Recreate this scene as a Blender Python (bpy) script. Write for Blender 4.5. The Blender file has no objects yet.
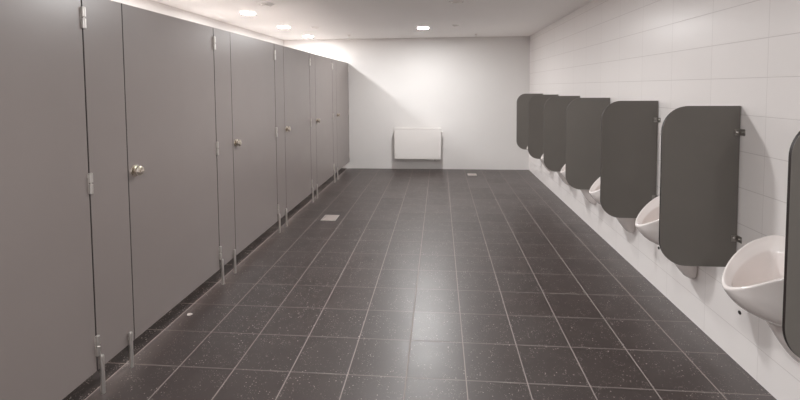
import bpy, bmesh, math
from mathutils import Vector, Matrix

S = bpy.context.scene
COL = S.collection
PI = math.pi

# ------------------------------------------------------------------ measures
XL, XR, YB, YF, ZC = -2.889, 1.600, 7.370, -3.60, 2.393
XS = -1.6735                       # front face of the cubicle row
TILE, TX0, TY0 = 0.3079, -1.0996, 2.0193


# ------------------------------------------------------------------ materials
def lin(r, g, b):
    f = lambda c: (c / 255 / 12.92) if c / 255 <= 0.04045 else ((c / 255 + 0.055) / 1.055) ** 2.4
    return (f(r), f(g), f(b), 1)


def base_mat(name, col, rough=0.5, metal=0.0, spec=0.5, coat=0.0):
    m = bpy.data.materials.new(name)
    m.use_nodes = True
    b = m.node_tree.nodes['Principled BSDF']
    b.inputs['Base Color'].default_value = col
    b.inputs['Roughness'].default_value = rough
    b.inputs['Metallic'].default_value = metal
    b.inputs['Specular IOR Level'].default_value = spec
    b.inputs['Coat Weight'].default_value = coat
    return m


class NT:
    """tiny helper for building node trees"""
    def __init__(self, m):
        self.t = m.node_tree
        self.b = self.t.nodes['Principled BSDF']

    def n(self, typ, **kw):
        nd = self.t.nodes.new(typ)
        for k, v in kw.items():
            setattr(nd, k, v)
        return nd

    def link(self, a, b):
        self.t.links.new(a, b)

    def val(self, sock, v):
        if hasattr(v, 'is_output') or isinstance(v, bpy.types.NodeSocket):
            self.link(v, sock)
        else:
            sock.default_value = v

    def math(self, op, a, b=None, c=None):
        nd = self.n('ShaderNodeMath', operation=op)
        self.val(nd.inputs[0], a)
        if b is not None:
            self.val(nd.inputs[1], b)
        if c is not None:
            self.val(nd.inputs[2], c)
        return nd.outputs[0]

    def mix(self, f, a, b, blend='MIX'):
        nd = self.n('ShaderNodeMix', data_type='RGBA', blend_type=blend)
        self.val(nd.inputs[0], f)
        self.val(nd.inputs[6], a)
        self.val(nd.inputs[7], b)
        return nd.outputs[2]

    def noise(self, vec, scale, detail=2.0, rough=0.5):
        nd = self.n('ShaderNodeTexNoise')
        nd.inputs['Scale'].default_value = scale
        nd.inputs['Detail'].default_value = detail
        nd.inputs['Roughness'].default_value = rough
        if vec is not None:
            self.link(vec, nd.inputs['Vector'])
        return nd.outputs['Fac']

    def ramp(self, f, lo, hi):
        nd = self.n('ShaderNodeMapRange')
        self.val(nd.inputs['Value'], f)
        nd.inputs['From Min'].default_value = lo
        nd.inputs['From Max'].default_value = hi
        return nd.outputs['Result']

    def line(self, coord, origin, pitch, width):
        """1 on the joint, 0 on the tile, plus the tile index"""
        u = self.math('DIVIDE', self.math('SUBTRACT', coord, origin), pitch)
        fl = self.math('FLOOR', u)
        fr = self.math('SUBTRACT', u, fl)
        d = self.math('MINIMUM', fr, self.math('SUBTRACT', 1.0, fr))
        d = self.math('MULTIPLY', d, pitch)
        nd = self.n('ShaderNodeMapRange')
        self.link(d, nd.inputs['Value'])
        nd.inputs['From Min'].default_value = width * 0.35
        nd.inputs['From Max'].default_value = width * 0.65
        nd.inputs['To Min'].default_value = 1
        nd.inputs['To Max'].default_value = 0
        return nd.outputs['Result'], fl

    def bump(self, h, strength, dist):
        nd = self.n('ShaderNodeBump')
        nd.inputs['Strength'].default_value = strength
        nd.inputs['Distance'].default_value = dist
        self.link(h, nd.inputs['Height'])
        self.link(nd.outputs[0], self.b.inputs['Normal'])


def floor_mat():
    m = base_mat('floor_granite_tiles', lin(80, 70, 68), 0.25)
    q = NT(m)
    tc = q.n('ShaderNodeTexCoord').outputs['Object']
    sp = q.n('ShaderNodeSeparateXYZ')
    q.link(tc, sp.inputs[0])
    lx, ix = q.line(sp.outputs[0], TX0, TILE, 0.0056)
    ly, iy = q.line(sp.outputs[1], TY0, TILE, 0.0056)
    grout = q.math('MAXIMUM', lx, q.math('MULTIPLY', ly, 0.62))
    cmb = q.n('ShaderNodeCombineXYZ')
    q.link(ix, cmb.inputs[0]); q.link(iy, cmb.inputs[1])
    wn = q.n('ShaderNodeTexWhiteNoise', noise_dimensions='3D')
    q.link(cmb.outputs[0], wn.inputs['Vector'])
    tv = wn.outputs['Value']
    # base stone: mottled dark brown grey
    big = q.noise(tc, 5, 3, 0.6)
    fine = q.noise(tc, 160, 3, 0.7)
    col = q.mix(q.ramp(fine, 0.3, 0.75), lin(44, 34, 32), lin(61, 49, 46))
    col = q.mix(q.math('MULTIPLY', q.ramp(big, 0.35, 0.75), 0.30), col, lin(76, 66, 63))
    col = q.mix(q.math('MULTIPLY', tv, 0.22), col, lin(44, 37, 36))
    # floor made darker and duller inside the cubicles, up to the joint under the doors
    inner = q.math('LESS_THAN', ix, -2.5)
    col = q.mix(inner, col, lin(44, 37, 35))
    # pale flecks of several sizes
    for sc, thr, gate, amt in ((62, 0.19, 0.48, 0.75), (140, 0.25, 0.50, 0.65)):
        v = q.n('ShaderNodeTexVoronoi')
        v.inputs['Scale'].default_value = sc
        q.link(tc, v.inputs['Vector'])
        near = q.math('LESS_THAN', v.outputs['Distance'], thr)
        vs = q.n('ShaderNodeSeparateColor')
        q.link(v.outputs['Color'], vs.inputs[0])
        sel = q.math('GREATER_THAN', vs.outputs[0], 0.62)
        g = q.ramp(q.noise(tc, 7 + sc * 0.03, 2), gate - 0.08, gate + 0.1)
        f = q.math('MULTIPLY', q.math('MULTIPLY', near, sel), q.math('MULTIPLY', g, amt))
        col = q.mix(f, col, lin(196, 184, 178))
    col = q.mix(q.math('MULTIPLY', grout, 0.85), col, lin(158, 146, 141))
    q.link(col, q.b.inputs['Base Color'])
    r = q.math('ADD', 0.325, q.math('MULTIPLY', q.noise(tc, 9, 3), 0.06))
    r = q.math('ADD', r, q.math('MULTIPLY', tv, 0.05))
    r = q.math('ADD', r, q.math('MULTIPLY', grout, 0.35))
    q.link(r, q.b.inputs['Roughness'])
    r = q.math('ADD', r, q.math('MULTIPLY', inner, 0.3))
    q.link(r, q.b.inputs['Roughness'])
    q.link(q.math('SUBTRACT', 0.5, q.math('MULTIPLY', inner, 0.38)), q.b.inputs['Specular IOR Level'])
    q.b.inputs['IOR'].default_value = 1.95
    h = q.math('SUBTRACT', q.math('MULTIPLY', q.noise(tc, 45, 2), 0.06), grout)
    q.bump(h, 0.25, 0.0015)
    return m


def walltile_mat():
    m = base_mat('white_wall_tiles', lin(226, 218, 215), 0.28)
    q = NT(m)
    tc = q.n('ShaderNodeTexCoord').outputs['Object']
    sp = q.n('ShaderNodeSeparateXYZ')
    q.link(tc, sp.inputs[0])
    lz, iz = q.line(sp.outputs[2], 1.926, 0.1945, 0.0038)
    ly, iy = q.line(sp.outputs[1], 2.115, 0.4115, 0.0032)
    g = q.math('MAXIMUM', lz, q.math('MULTIPLY', ly, 0.7))
    cmb = q.n('ShaderNodeCombineXYZ')
    q.link(iy, cmb.inputs[0]); q.link(iz, cmb.inputs[1])
    wn = q.n('ShaderNodeTexWhiteNoise', noise_dimensions='3D')
    q.link(cmb.outputs[0], wn.inputs['Vector'])
    col = q.mix(q.math('MULTIPLY', wn.outputs['Value'], 0.35), lin(240, 235, 233), lin(235, 230, 228))
    col = q.mix(q.math('MULTIPLY', g, 0.42), col, lin(178, 170, 167))
    q.link(col, q.b.inputs['Base Color'])
    q.link(q.math('ADD', 0.3, q.math('MULTIPLY', g, 0.4)), q.b.inputs['Roughness'])
    q.bump(q.math('SUBTRACT', 1.0, g), 0.3, 0.001)
    return m


def plaster_mat(name, c0, c1, rough=0.6):
    m = base_mat(name, c0, rough, spec=0.3)
    q = NT(m)
    tc = q.n('ShaderNodeTexCoord').outputs['Object']
    q.link(q.mix(q.ramp(q.noise(tc, 1.3, 3), 0.3, 0.7), c0, c1), q.b.inputs['Base Color'])
    q.bump(q.noise(tc, 220, 2), 0.05, 0.0008)
    return m


def panel_mat(name, c0, c1, rough, spec=0.4):
    """satin laminate with the faintest orange-peel"""
    m = base_mat(name, c0, rough, spec=spec)
    q = NT(m)
    tc = q.n('ShaderNodeTexCoord').outputs['Object']
    q.link(q.mix(q.ramp(q.noise(tc, 2.2, 3), 0.3, 0.7), c0, c1), q.b.inputs['Base Color'])
    q.link(q.math('ADD', rough - 0.04, q.math('MULTIPLY', q.noise(tc, 6, 2), 0.08)), q.b.inputs['Roughness'])
    q.bump(q.noise(tc, 420, 2), 0.06, 0.0004)
    return m


def metal_mat(name, c, rough):
    m = base_mat(name, c, rough, metal=1.0)
    q = NT(m)
    tc = q.n('ShaderNodeTexCoord').outputs['Object']
    q.link(q.math('ADD', rough - 0.05, q.math('MULTIPLY', q.noise(tc, 60, 2), 0.1)), q.b.inputs['Roughness'])
    return m


def ceramic_mat():
    m = base_mat('white_glazed_porcelain', lin(236, 229, 226), 0.12, spec=0.5)
    q = NT(m)
    tc = q.n('ShaderNodeTexCoord').outputs['Object']
    q.link(q.mix(q.ramp(q.noise(tc, 4, 2), 0.3, 0.7), lin(238, 231, 228), lin(232, 224, 221)), q.b.inputs['Base Color'])
    q.link(q.math('ADD', 0.10, q.math('MULTIPLY', q.noise(tc, 12, 2), 0.06)), q.b.inputs['Roughness'])
    return m


def glow_mat(name, c, s):
    m = base_mat(name, (0.9, 0.9, 0.9, 1), 0.5)
    b = m.node_tree.nodes['Principled BSDF']
    b.inputs['Emission Color'].default_value = c
    b.inputs['Emission Strength'].default_value = s
    return m


LIGHT_COL = (1.0, 0.998, 0.992, 1)
M = dict(
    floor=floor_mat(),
    tiles=walltile_mat(),
    wall=plaster_mat('white_wall_paint', lin(227, 224, 222), lin(224, 221, 219)),
    ceiling=plaster_mat('white_ceiling_paint', lin(249, 246, 244), lin(247, 244, 242), 0.7),
    door=panel_mat('grey_laminate', lin(144, 135, 132), lin(140, 131, 128), 0.33, 1.0),
    screen=panel_mat('charcoal_laminate', lin(118, 114, 109), lin(114, 110, 105), 0.45),
    core=base_mat('black_laminate_core', lin(40, 30, 29), 0.5),
    doorcore=base_mat('dark_laminate_core', lin(62, 55, 54), 0.5),
    steel=metal_mat('brushed_steel', lin(226, 222, 218), 0.40),
    darksteel=metal_mat('dull_steel', lin(176, 172, 168), 0.35),
    chrome=metal_mat('polished_chrome', lin(228, 220, 208), 0.12),
    dark=base_mat('dark_plastic', lin(45, 40, 38), 0.5),
    ceramic=ceramic_mat(),
    enamel=panel_mat('white_enamel', lin(236, 232, 229), lin(234, 230, 227), 0.4),
    white=panel_mat('white_plastic', lin(226, 219, 215), lin(222, 214, 210), 0.4),
    glow=glow_mat('lamp_glow_hall', LIGHT_COL, 116.0),
    glow2=glow_mat('lamp_glow_cubicle', LIGHT_COL, 48.0),
    glowmid=glow_mat('lamp_glow_middle', LIGHT_COL, 92.0),
    rimmid=glow_mat('lamp_rim_middle', LIGHT_COL, 0.6),
    rim=glow_mat('lamp_rim_hall', LIGHT_COL, 0.6),
    rim2=glow_mat('lamp_rim_cubicle', LIGHT_COL, 0.6),
)


# ------------------------------------------------------------------ mesh helpers
def obj(name, bm, mats, parent=None, smooth=False, loc=None):
    me = bpy.data.meshes.new(name)
    bmesh.ops.recalc_face_normals(bm, faces=bm.faces)
    bm.to_mesh(me)
    bm.free()
    for k in (mats if isinstance(mats, (list, tuple)) else [mats]):
        me.materials.append(M[k])
    if smooth:
        for p in me.polygons:
            p.use_smooth = True
        try:
            me.set_sharp_from_angle(angle=math.radians(38))
        except Exception:
            pass
    o = bpy.data.objects.new(name, me)
    COL.objects.link(o)
    if parent:
        o.parent = parent
    if loc:
        o.location = loc
    return o


def thing(name, loc, label, cat, group=None):
    o = bpy.data.objects.new(name, None)
    o.empty_display_size = 0.1
    COL.objects.link(o)
    o.location = loc
    tag(o, label, cat, group)
    return o


def tag(o, label, cat, group=None):
    o['label'] = label
    o['category'] = cat
    if group:
        o['group'] = group


def copy_tree(o, parent=None):
    c = o.copy()
    COL.objects.link(c)
    if parent:
        c.parent = parent
    for ch in list(o.children):
        copy_tree(ch, c)
    return c


def add_box(bm, lo, hi, bevel=0.0, seg=2, mi=0):
    lo, hi = Vector(lo), Vector(hi)
    r = bmesh.ops.create_cube(bm, size=1.0, matrix=Matrix.Translation((lo + hi) / 2) @ Matrix.Diagonal((*(hi - lo), 1)))
    vs = r['verts']
    for f in {f for v in vs for f in v.link_faces}:
        f.material_index = mi
    if bevel:
        es = list({e for v in vs for e in v.link_edges})
        bmesh.ops.bevel(bm, geom=es, offset=bevel, segments=seg, affect='EDGES', clamp_overlap=True)


def add_lathe(bm, prof, axis='Z', at=(0, 0, 0), n=32, mi=0):
    """prof: (radius, height) pairs revolved about an axis through 'at'"""
    at = Vector(at)
    rings = []
    for r, h in prof:
        ring = []
        for i in range(n):
            a = 2 * PI * i / n
            c, s = r * math.cos(a), r * math.sin(a)
            p = {'Z': (c, s, h), 'X': (h, c, s), 'Y': (c, h, s)}[axis]
            ring.append(bm.verts.new(at + Vector(p)))
        rings.append(ring)
    for A, B in zip(rings, rings[1:]):
        for i in range(n):
            f = bm.faces.new((A[i], A[(i + 1) % n], B[(i + 1) % n], B[i]))
            f.material_index = mi
    for ring in (rings[0], rings[-1]):
        f = bm.faces.new(ring)
        f.material_index = mi


def add_loft(bm, rings, close_last=True, close_first=False):
    vr = [[bm.verts.new(p) for p in r] for r in rings]
    n = len(vr[0])
    for A, B in zip(vr, vr[1:]):
        for i in range(n):
            bm.faces.new((A[i], A[(i + 1) % n], B[(i + 1) % n], B[i]))
    if close_last:
        bm.faces.new(vr[-1])
    if close_first:
        bm.faces.new(list(reversed(vr[0])))


# ------------------------------------------------------------------ the setting
def slab(name, lo, hi, m):
    bm = bmesh.new()
    add_box(bm, lo, hi)
    o = obj(name, bm, m)
    o['kind'] = 'structure'
    return o


T = 0.12
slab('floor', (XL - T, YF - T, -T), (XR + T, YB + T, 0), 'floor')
slab('ceiling', (XL - T, YF - T, ZC), (XR + T, YB + T, ZC + T), 'ceiling')
slab('wall_left', (XL - T, YF - T, 0), (XL, YB + T, ZC), 'wall')
slab('wall_right', (XR, YF - T, 0), (XR + T, YB + T, ZC), 'tiles')
slab('wall_back', (XL, YB, 0), (XR, YB + T, ZC), 'wall')
slab('wall_front', (XL, YF - T, 0), (XR, YF, ZC), 'wall')

# ------------------------------------------------------------------ toilet cubicles (left row)
PITCH = 1.1105
HINGE0 = 1.7955                 # hinge line of the nearest cubicle
PILW = 0.243                    # fixed strip between a hinge line and the next latch line
DOORW = PITCH - PILW
ZB, ZT, TH, GAP = 0.124, 1.954, 0.020, 0.0055


def panel_bm(y0, y1, z0=ZB, z1=ZT, x0=-TH, x1=0.0):
    bm = bmesh.new()
    add_box(bm, (x0, y0, z0), (x1, y1, z1), 0.0012, 2)
    bm.normal_update()
    for f in bm.faces:              # dark core shows on the long narrow edges
        if abs(f.normal.x) < 0.5:
            f.material_index = 1
    return bm


def hinge_bm(z):
    bm = bmesh.new()
    y = 0.0                        # knuckle on the hinge line
    r = 0.0095
    x = 0.007
    for s in (-1, 1):
        a, b = z + s * 0.0035, z + s * 0.050
        lo, hi = min(a, b), max(a, b)
        add_lathe(bm, [(r * 0.8, lo), (r, lo + 0.0015), (r, hi - 0.0015), (r * 0.8, hi)], 'Z', (x, y, 0), 20)
    add_lathe(bm, [(0.004, z - 0.051), (0.004, z + 0.051)], 'Z', (x, y, 0), 12)
    # leaves lying on door and strip
    add_box(bm, (0.0, -0.0095, z - 0.046), (0.0022, -0.004, z + 0.046), 0.0006, 1)
    return bm


def cubicle_parts(root, with_pilaster=True):
    """local frame: origin on the floor under the hinge line, x=0 the front face"""
    door = obj('door', panel_bm(-DOORW + 0.0010, -GAP / 2), ['door', 'doorcore'], root)
    for z in (1.8370, 1.0500, 0.2500):
        obj('hinge', hinge_bm(z), 'steel', door, smooth=True)
    # round lock: rosette, neck, turned knob with a thumb ridge
    bm = bmesh.new()
    ky, kz = -DOORW + 0.047, 1.052
    add_lathe(bm, [(0.0330, 0), (0.0330, 0.003), (0.0310, 0.006), (0.0180, 0.008), (0.0150, 0.011), (0.0150, 0.015),
                   (0.0215, 0.018), (0.0270, 0.023), (0.0285, 0.029), (0.0270, 0.035), (0.0215, 0.0395), (0.012, 0.041)],
              'X', (0, ky, kz), 36)
    add_box(bm, (0.0400, ky - 0.013, kz - 0.0035), (0.0460, ky + 0.013, kz + 0.0035), 0.0012, 2)
    obj('lock_knob', bm, 'chrome', door, smooth=True)
    if with_pilaster:
        pil = obj('pilaster', panel_bm(GAP / 2, PILW - GAP / 2), ['door', 'doorcore'], root)
        for fy in (0.014, 0.200):
            bm = bmesh.new()
            r = 0.0095
            add_lathe(bm, [(r, 0.0), (r, 0.186), (0.0088, 0.1915), (0.007, 0.195), (0.003, 0.1965)],
                      'Z', (0.0125, fy, 0), 24)
            add_box(bm, (-0.0005, fy - 0.004, 0.150), (0.006, fy + 0.004, 0.166), 0.0006, 1)
            obj('support_foot', bm, 'steel', pil, smooth=True)
        bm = bmesh.new()
        yc = PILW / 2
        add_box(bm, (XL - XS + 0.004, yc - 0.010, ZB), (-TH - 0.0015, yc + 0.010, ZT), 0.0012, 2)
        obj('divider', bm, 'white', root)
    else:
        bm = bmesh.new()
        add_box(bm, (-TH, GAP / 2, ZB), (0, YB - (HINGE0 + 5 * PITCH) - 0.001, ZT), 0.001, 1)
        obj('end_post', bm, 'door', root)


cub_labels = [
    'grey toilet cubicle nearest the camera, its door running out of the left picture edge',
    'second grey toilet cubicle from the camera, with the largest round chrome lock in view',
    'third grey toilet cubicle from the camera, beside the pale square floor drain side of the aisle',
    'fourth grey toilet cubicle from the camera in the left row, just beyond the middle one',
    'fifth grey toilet cubicle from the camera, next to last before the back wall',
    'farthest grey toilet cubicle, its door ending against the white back wall',
]
cub_labels[2] = 'third grey toilet cubicle from the camera in the left row'
proto = thing('toilet_cubicle', (XS, HINGE0, 0), cub_labels[0], 'toilet cubicle', 'grey toilet cubicles along the left wall')
cubicle_parts(proto)
first_cub = proto
for k in range(1, 5):
    c = copy_tree(proto)
    c.location = (XS, HINGE0 + k * PITCH, 0)
    c['label'] = cub_labels[k]
last = thing('toilet_cubicle', (XS, HINGE0 + 5 * PITCH, 0), cub_labels[5], 'toilet cubicle', 'grey toilet cubicles along the left wall')
cubicle_parts(last, False)
# the near side of the nearest cubicle
obj('pilaster', panel_bm(-PITCH + GAP / 2, -PITCH + PILW - GAP / 2), ['door', 'doorcore'], first_cub)
bm = bmesh.new()
add_box(bm, (XL - XS + 0.004, -PITCH + PILW / 2 - 0.010, ZB), (-TH - 0.0015, -PITCH + PILW / 2 + 0.010, ZT), 0.0012, 2)
obj('divider', bm, 'white', first_cub)

# ------------------------------------------------------------------ urinals
def interp(x, pts):
    if x <= pts[0][0]:
        return pts[0][1]
    for (a, va), (b, vb) in zip(pts, pts[1:]):
        if x <= b:
            return va + (vb - va) * (x - a) / (b - a)
    return pts[-1][1]


def rim_z(d):
    u = min(max(d, 0.0), 0.36) / 0.3522
    return 0.8041 - 0.0454 * u - 0.1646 * u * u + 0.0176 * u ** 3


def loop(dc, df, db, w, ef, ey, eb, zf, n=64):
    """closed egg outline: d grows away from the wall (pointed lip), y sideways"""
    pts = []
    for i in range(n):
        a = 2 * PI * i / n
        c, s = math.cos(a), math.sin(a)
        if c >= 0:
            d = dc + df * abs(c) ** ef
            y = w * math.copysign(abs(s) ** ey, s)
        else:
            d = dc - db * abs(c) ** eb
            y = w * math.copysign(abs(s) ** 0.5, s)
        pts.append((-d, y, zf(d)))
    return pts


def urinal(root):
    rings = []
    # the trap cover against the wall, from the bottom up
    for df, w, z in [(0.004, 0.026, 0.286), (0.020, 0.042, 0.294), (0.046, 0.054, 0.322), (0.076, 0.060, 0.362),
                     (0.104, 0.064, 0.405), (0.130, 0.067, 0.446), (0.145, 0.070, 0.468)]:
        rings.append(loop(0.03, df, 0.03, w, 1.0, 1.0, 0.4, lambda d, z=z: z))
    # bowl underside swells out over the trap, then up to the pointed lip
    for D, w, z, k in [(0.172, 0.088, 0.472, 0.0), (0.205, 0.110, 0.479, 0.02), (0.240, 0.128, 0.490, 0.05), (0.272, 0.140, 0.506, 0.06),
                       (0.300, 0.149, 0.528, 0.08), (0.322, 0.154, 0.552, 0.12), (0.338, 0.1565, 0.572, 0.22), (0.347, 0.1575, 0.586, 0.40)]:
        rings.append(loop(0.112, D - 0.112, 0.112, w, 1.2, 1.1, 0.35, lambda d, z=z, k=k: z + k * (rim_z(d) - z)))
    for D, w, bk, dz in [(0.3505, 0.1570, 0.0, -0.012), (0.3522, 0.1575, 0.0005, -0.005), (0.3500, 0.1560, 0.002, -0.001), (0.3460, 0.1525, 0.006, 0.0),
                         (0.3415, 0.1480, 0.011, -0.001), (0.3380, 0.1445, 0.015, -0.006)]:
        rings.append(loop(0.116, D - 0.116, 0.116 - bk, w, 1.26, 1.15, 0.35, lambda d, dz=dz: rim_z(d) + dz))
    # funnel slope to the crease, then the deep inside
    rings.append(loop(0.118, 0.210, 0.086, 0.128, 1.15, 1.08, 0.45, lambda d: rim_z(d) - 0.016))
    rings.append(loop(0.124, 0.190, 0.058, 0.105, 1.1, 1.0, 0.55, lambda d: rim_z(d) - 0.036))
    rings.append(loop(0.124, 0.1875, 0.056, 0.1025, 1.1, 1.0, 0.58, lambda d: rim_z(d) - 0.039))
    rings.append(loop(0.125, 0.1845, 0.0535, 0.0995, 1.1, 1.0, 0.6, lambda d: rim_z(d) - 0.048))
    rings.append(loop(0.126, 0.180, 0.051, 0.096, 1.1, 1.0, 0.6, lambda d: rim_z(d) - 0.080))
    for dc, df, db, w, z, k in [(0.128, 0.168, 0.049, 0.090, 0.536, 0.46), (0.130, 0.154, 0.048, 0.084, 0.528, 0.28),
                                (0.133, 0.134, 0.047, 0.078, 0.526, 0.18), (0.136, 0.100, 0.042, 0.062, 0.516, 0.07),
                                (0.138, 0.062, 0.034, 0.044, 0.509, 0.02), (0.138, 0.030, 0.026, 0.028, 0.506, 0.0)]:
        rings.append(loop(dc, df, db, w, 1.0, 1.0, 0.75, lambda d, z=z, k=k: z + k * (rim_z(d) - 0.05 - z)))
    bm = bmesh.new()
    add_loft(bm, rings, True, True)
    o = obj('bowl', bm, 'ceramic', root)
    for p in o.data.polygons:
        p.use_smooth = True
    bm = bmesh.new()
    add_lathe(bm, [(0.022, 0.505), (0.022, 0.509), (0.018, 0.5115), (0.005, 0.512)], 'Z', (-0.138, 0, 0), 24)
    obj('drain_cover', bm, 'steel', root, smooth=True)


ur_labels = [
    'white wall-hung urinal nearest the camera, its whole bowl opening in view at the right edge',
    'second white urinal from the camera, its pointed lip showing left of the largest grey screen',
    'third white urinal from the camera, mostly hidden behind a dark grey screen',
    'fourth white urinal from the camera, a small white lip between dark screens',
    'fifth white urinal from the camera, just its lip visible between the far screens',
    'farthest white urinal in the row, a tiny lip between the last two screens',
]
UY = [1.845, 2.650, 3.455, 4.270, 5.090, 5.905]
u0 = thing('urinal', (XR, UY[0], 0), ur_labels[0], 'urinal', 'white urinals along the right wall')
urinal(u0)
for k in range(1, 6):
    c = copy_tree(u0)
    c.location = (XR, UY[k], 0)
    c['label'] = ur_labels[k]

# ------------------------------------------------------------------ privacy screens
SCR_X0, SCR_X1, SCR_Z0, SCR_Z1, SCR_R, SCR_T = -0.400, -0.004, 0.516, 1.390, 0.138, 0.013


def screen_parts(root):
    out = [(SCR_X1, SCR_Z0), (SCR_X1, SCR_Z1)]
    for cx_, cz, a0 in ((SCR_X0 + SCR_R, SCR_Z1 - SCR_R, 90), (SCR_X0 + SCR_R, SCR_Z0 + SCR_R, 180)):
        for i in range(15):
            a = math.radians(a0 + 90 * i / 14)
            out.append((cx_ + SCR_R * math.cos(a), cz + SCR_R * math.sin(a)))
    bm = bmesh.new()
    A = [bm.verts.new((x, -SCR_T / 2, z)) for x, z in out]
    B = [bm.verts.new((x, SCR_T / 2, z)) for x, z in out]
    bm.faces.new(A); bm.faces.new(list(reversed(B)))
    n = len(out)
    for i in range(n):
        f = bm.faces.new((A[i], A[(i + 1) % n], B[(i + 1) % n], B[i]))
        f.material_index = 1
    es = [e for e in bm.edges if abs(e.verts[0].co.y - e.verts[1].co.y) < 1e-6]
    bmesh.ops.bevel(bm, geom=es, offset=0.0012, segments=1, affect='EDGES')
    obj('panel', bm, ['screen', 'core'], root)
    for z in (1.250, 0.675):
        bm = bmesh.new()
        h = SCR_T / 2
        # small angle bracket: one leaf on the panel, one on the tiles, round screw heads
        add_box(bm, (-0.034, -h - 0.0035, z - 0.017), (-0.0005, -h - 0.0002, z + 0.017), 0.001, 2)
        add_box(bm, (-0.0040, -h - 0.032, z - 0.017), (-0.0004, -h - 0.0005, z + 0.017), 0.001, 2)
        add_lathe(bm, [(0.0085, -h - 0.003), (0.0085, -h - 0.008), (0.005, -h - 0.011)], 'Y', (-0.020, 0, z), 20)
        add_lathe(bm, [(0.0085, -0.003), (0.0085, -0.008), (0.005, -0.011)], 'X', (0, -h - 0.020, z), 20)
        obj('wall_bracket', bm, 'darksteel', root, smooth=True)


sc_labels = [
    'dark grey urinal screen cut off by the right picture edge, nearest the camera',
    'largest wholly visible dark grey urinal screen, second from the camera, beside the open urinal bowl',
    'third dark grey urinal screen from the camera, rounded corners on the left',
    'fourth dark grey urinal screen from the camera, partly behind the third',
    'fifth dark grey urinal screen from the camera, a narrow strip between its neighbours',
    'sixth dark grey urinal screen from the camera, next to the farthest one',
    'farthest dark grey urinal screen, leftmost and nearest the white back wall',
]
SY = [1.478, 2.283, 3.100, 3.938, 4.758, 5.595, 6.415]
s0 = thing('urinal_screen', (XR, SY[0], 0), sc_labels[0], 'urinal screen', 'dark grey screens between the urinals')
screen_parts(s0)
for k in range(1, 7):
    c = copy_tree(s0)
    c.location = (XR, SY[k], 0)
    c['label'] = sc_labels[k]

# small dark screw caps low on the tiles
for y, z, lab in ((2.243, 0.284, 'small dark screw cap low on the white tiles beneath the nearest urinal bowl'),
                  (3.046, 0.312, 'small dark screw cap low on the white tiles under the second urinal lip')):
    bm = bmesh.new()
    add_lathe(bm, [(0.010, 0.0), (0.010, -0.003), (0.006, -0.006)], 'X', (0, 0, 0), 20)
    o = obj('screw_cap', bm, 'dark', smooth=True, loc=(XR, y, z))
    tag(o, lab, 'screw cap', 'screw caps on the right wall')

# ------------------------------------------------------------------ radiator
rx0, rx1, rz0, rz1 = -0.812, 0.026, 0.196, 0.765
W, H_ = rx1 - rx0, rz1 - rz0
rad = thing('radiator', ((rx0 + rx1) / 2, YB, rz0), 'white flat panel radiator hung low on the white back wall', 'radiator')
hw = W / 2
bm = bmesh.new()
add_box(bm, (-hw + 0.004, -0.152, 0.012), (hw - 0.004, -0.142, H_ - 0.026), 0.003, 2)
add_box(bm, (-hw + 0.022, -0.1535, 0.030), (hw - 0.022, -0.150, H_ - 0.045), 0.0015, 1)
obj('front_panel', bm, 'enamel', rad)
bm = bmesh.new()
add_box(bm, (-hw + 0.02, -0.062, 0.012), (hw - 0.02, -0.050, H_ - 0.026), 0.003, 2)
for i in range(34):                                           # convector fins between the panels
    x = -hw + 0.04 + i * (W - 0.08) / 33
    add_box(bm, (x - 0.0012, -0.142, 0.05), (x + 0.0012, -0.062, H_ - 0.06))
obj('rear_panel', bm, 'enamel', rad)
for s in (-1, 1):
    bm = bmesh.new()
    add_box(bm, (s * hw - (0.004 if s > 0 else 0), -0.150, 0.010), (s * hw + (0 if s > 0 else 0.004), -0.046, H_ - 0.010), 0.0012, 1)
    obj('side_cover', bm, 'enamel', rad)
bm = bmesh.new()
add_box(bm, (-hw, -0.152, H_ - 0.020), (hw, -0.145, H_), 0.002, 2)
add_box(bm, (-hw, -0.053, H_ - 0.020), (hw, -0.046, H_), 0.002, 2)
for s in (-1, 1):
    add_box(bm, (min(s * hw, s * (hw - .008)), -0.147, H_ - 0.020), (max(s * hw, s * (hw - .008)), -0.050, H_), 0.001, 1)
for i in range(52):
    x = -hw + 0.012 + i * (W - 0.024) / 51
    add_box(bm, (x - 0.003, -0.146, H_ - 0.012), (x + 0.003, -0.051, H_ - 0.002))
obj('top_grille', bm, 'enamel', rad)
for s in (-1, 1):
    bm = bmesh.new()
    add_box(bm, (s * 0.28 - 0.02, -0.050, 0.06), (s * 0.28 + 0.02, -0.0005, H_ - 0.06), 0.003, 1)
    obj('wall_bracket', bm, 'enamel', rad)
bm = bmesh.new()                                              # air plug at the upper right end
add_lathe(bm, [(0.012, 0.0), (0.014, 0.004), (0.014, 0.018), (0.009, 0.022)], 'X', (hw, -0.098, H_ - 0.075), 20)
obj('vent_plug', bm, 'steel', rad, smooth=True)
bm = bmesh.new()                                              # valve block under the lower right corner
add_box(bm, (hw - 0.125, -0.135, -0.028), (hw - 0.030, -0.070, 0.011), 0.006, 2)
add_lathe(bm, [(0.011, -0.080), (0.011, 0.0)], 'Y', (hw - 0.060, 0, -0.012), 16)
add_lathe(bm, [(0.011, -0.080), (0.011, 0.0)], 'Y', (hw - 0.100, 0, -0.012), 16)
obj('valve', bm, 'darksteel', rad, smooth=True)

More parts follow.
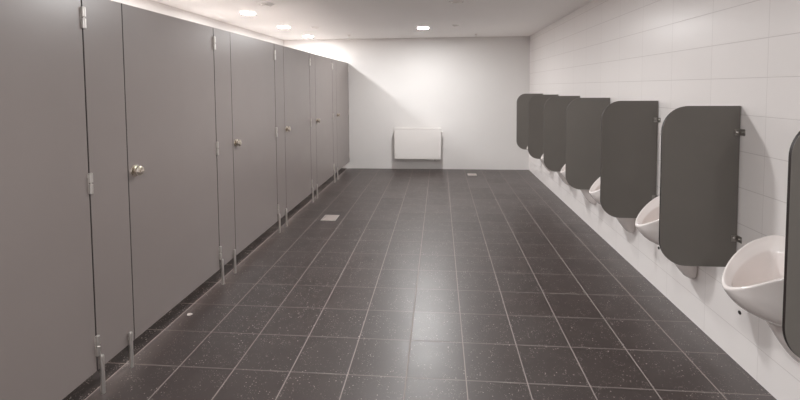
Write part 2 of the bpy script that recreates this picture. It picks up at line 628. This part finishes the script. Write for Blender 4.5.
# ------------------------------------------------------------------ floor drains and a white speck
def drain(x, y, w, d, label):
    t = thing('floor_drain', (x, y, 0), label, 'floor drain', 'square metal floor drains')
    bm = bmesh.new()
    for a, b in (((-w / 2, -d / 2), (w / 2, -d / 2 + .010)), ((-w / 2, d / 2 - .010), (w / 2, d / 2)),
                 ((-w / 2, -d / 2), (-w / 2 + .010, d / 2)), ((w / 2 - .010, -d / 2), (w / 2, d / 2))):
        add_box(bm, (*a, 0.0), (*b, 0.004), 0.001, 1)
    obj('frame', bm, 'steel', t)
    bm = bmesh.new()
    add_box(bm, (-w / 2 + .0115, -d / 2 + .0115, 0.0), (w / 2 - .0115, d / 2 - .0115, 0.0035), 0.001, 1)
    for i in range(-3, 4):
        add_box(bm, (i * w * .105 - .003, -d * .3, 0.0034), (i * w * .105 + .003, d * .3, 0.0042), 0, mi=0)
    obj('cover', bm, 'drain', t)


M['drain'] = metal_mat('matt_steel', lin(215, 206, 202), 0.5)
drain(-1.262, 4.520, 0.172, 0.205, 'pale square floor drain in the aisle beside the cubicle row')
drain(0.552, 6.930, 0.150, 0.150, 'small pale floor drain close to the back wall right of the radiator')

bm = bmesh.new()
add_loft(bm, [[(0.016 * math.cos(a) * (1 + .25 * math.sin(3 * a)), 0.013 * math.sin(a), z) for a in [2 * PI * i / 14 for i in range(14)]]
              for z in (0.0, 0.003, 0.0045)], True, True)
o = obj('white_speck', bm, 'white', loc=(-1.660, 2.500, 0))  # flat white speck lying on the floor
tag(o, 'tiny white speck on the floor at the bottom of the second cubicle door', 'paper scrap')

# ------------------------------------------------------------------ ceiling fittings
def downlight(x, y, label, group, glow, r=0.084):
    t = thing('downlight', (x, y, ZC), label, 'ceiling light', group)
    bm = bmesh.new()
    add_lathe(bm, [(r, 0.0), (r, -0.012), (r * 0.985, -0.016), (r * 0.94, -0.019), (r * 0.6, -0.0192), (0.01, -0.0193)], 'Z', (0, 0, 0), 40)
    for f in bm.faces:                 # the flank of the opal drum glows less than its face
        if f.calc_center_median().z > -0.0185:
            f.material_index = 1
    obj('diffuser', bm, [glow, glow.replace('glow', 'rim')], t, smooth=True)
    bm = bmesh.new()
    n = 40
    rings = []
    for rr, z in ((r + .008, 0.0), (r + .008, -0.003), (r + .005, -0.005), (r + .001, -0.005), (r + .001, 0.0)):
        rings.append([(rr * math.cos(2 * PI * i / n), rr * math.sin(2 * PI * i / n), z) for i in range(n)])
    add_loft(bm, rings, False, False)
    obj('trim_ring', bm, 'white', t, smooth=True)


for y, lab in (
    (1.290, 'round downlight above the nearest cubicle, outside the picture'),
    (2.400, 'round downlight above the second cubicle, outside the picture'),
    (3.510, 'round downlight above the third cubicle, outside the picture'),
    (4.620, 'large glowing downlight above the cubicles, leftmost in view'),
    (5.716, 'glowing downlight above the cubicles, middle of the three left ones'),
    (6.795, 'glowing downlight above the last cubicle, closest to the back wall corner'),
):
    downlight(-2.230, y, lab, 'round downlights over the cubicles', 'glow2')
for y, lab in (
    (-2.650, 'unseen round downlight added as fill over the aisle far behind the camera'),  # unseen lamp, added to fill screens, doors and ceiling
    (0.250, 'round downlight over the aisle above the camera'),
    (3.150, 'round downlight over the middle of the aisle, outside the picture'),
    (6.055, 'single glowing round downlight over the aisle in front of the back wall'),
):
    downlight(-0.241, y, lab, 'round downlights over the aisle', 'glow' if y > 5 or y < 0 else 'glowmid')


def valve(x, y, r, label):
    t = thing('air_valve', (x, y, ZC), label, 'air valve', 'round exhaust valves in the ceiling')
    bm = bmesh.new()
    n = 36
    rings = [[(a * math.cos(2 * PI * i / n), a * math.sin(2 * PI * i / n), z) for i in range(n)]
             for a, z in ((r, 0.0), (r, -0.004), (r * .93, -0.010), (r * .78, -0.010), (r * .74, -0.003), (r * .74, 0.0))]
    add_loft(bm, rings, False, False)
    obj('collar', bm, 'ceiling', t, smooth=True)
    bm = bmesh.new()
    add_lathe(bm, [(0.012, 0.0), (0.012, -0.010), (r * .55, -0.014), (r * .62, -0.018), (r * .58, -0.024), (r * .3, -0.028), (.004, -0.029)], 'Z', (0, 0, 0), 36)
    obj('disc', bm, 'ceiling', t, smooth=True)


valve(-1.835, 4.215, 0.085, 'round white air valve in the ceiling near the leftmost downlight')
valve(-1.820, 5.863, 0.060, 'faint round air valve between the left downlights and the back wall')
valve(0.183, 4.290, 0.085, 'round white air valve at the top picture edge over the aisle')
valve(0.240, 5.920, 0.060, 'faint round air valve right of the aisle downlight')


def sprinkler(x, y, label):
    t = thing('sprinkler_head', (x, y, ZC), label, 'sprinkler', 'sprinkler heads near the back wall')
    bm = bmesh.new()
    add_lathe(bm, [(0.028, 0.0), (0.028, -0.004), (0.018, -0.009), (0.009, -0.010), (0.009, -0.024), (0.005, -0.026)], 'Z', (0, 0, 0), 24)
    obj('body', bm, 'white', t, smooth=True)
    bm = bmesh.new()
    for s in (-1, 1):
        add_box(bm, (s * 0.010 - .0015, -.002, -0.044), (s * 0.010 + .0015, .002, -0.022), 0.0005, 1)
    add_lathe(bm, [(0.015, -0.044), (0.015, -0.0465), (0.005, -0.048)], 'Z', (0, 0, 0), 20)
    obj('deflector', bm, 'steel', t, smooth=True)


sprinkler(-1.528, 6.810, 'small ceiling sprinkler head left, above the cubicle end of the back wall')
sprinkler(0.618, 6.960, 'small ceiling sprinkler head right, near the back wall and right wall corner')

# ------------------------------------------------------------------ camera
F, YAW, PITCH_C, ROLL, CY, CX = 404.66384, 0.07781, 0.04674, -0.00648, 106.24158, 408.01446
cy, sy = math.cos(YAW), math.sin(YAW)
fwd = Vector((-sy * math.cos(PITCH_C), cy * math.cos(PITCH_C), -math.sin(PITCH_C)))
right = Vector((cy, sy, 0))
up = right.cross(fwd)
cr, sr = math.cos(ROLL), math.sin(ROLL)
r2, u2 = cr * right + sr * up, -sr * right + cr * up
cam_d = bpy.data.cameras.new('camera')
cam_d.sensor_fit = 'HORIZONTAL'
cam_d.sensor_width = 36.0
cam_d.lens = F / 800 * 36
cam_d.shift_x = (400 - CX) / 800
cam_d.shift_y = (CY - 200) / 800
cam_d.clip_start = 0.05
cam = bpy.data.objects.new('camera', cam_d)
COL.objects.link(cam)
Mx = Matrix((r2, u2, -fwd)).transposed().to_4x4()
Mx.translation = (0, 0, 1.5)
cam.matrix_world = Mx
S.camera = cam

# ------------------------------------------------------------------ world and view
w = bpy.data.worlds.new('world')
w.use_nodes = True
w.node_tree.nodes['Background'].inputs[0].default_value = (0.02, 0.02, 0.02, 1)
S.world = w
S.view_settings.view_transform = 'Standard'
S.view_settings.look = 'None'
S.view_settings.exposure = 2.58
S.view_settings.gamma = 1.0
S.view_settings.use_curve_mapping = False
S.cycles.max_bounces = 12
S.cycles.diffuse_bounces = 8
S.cycles.sample_clamp_indirect = 6
S.cycles.use_denoising = True
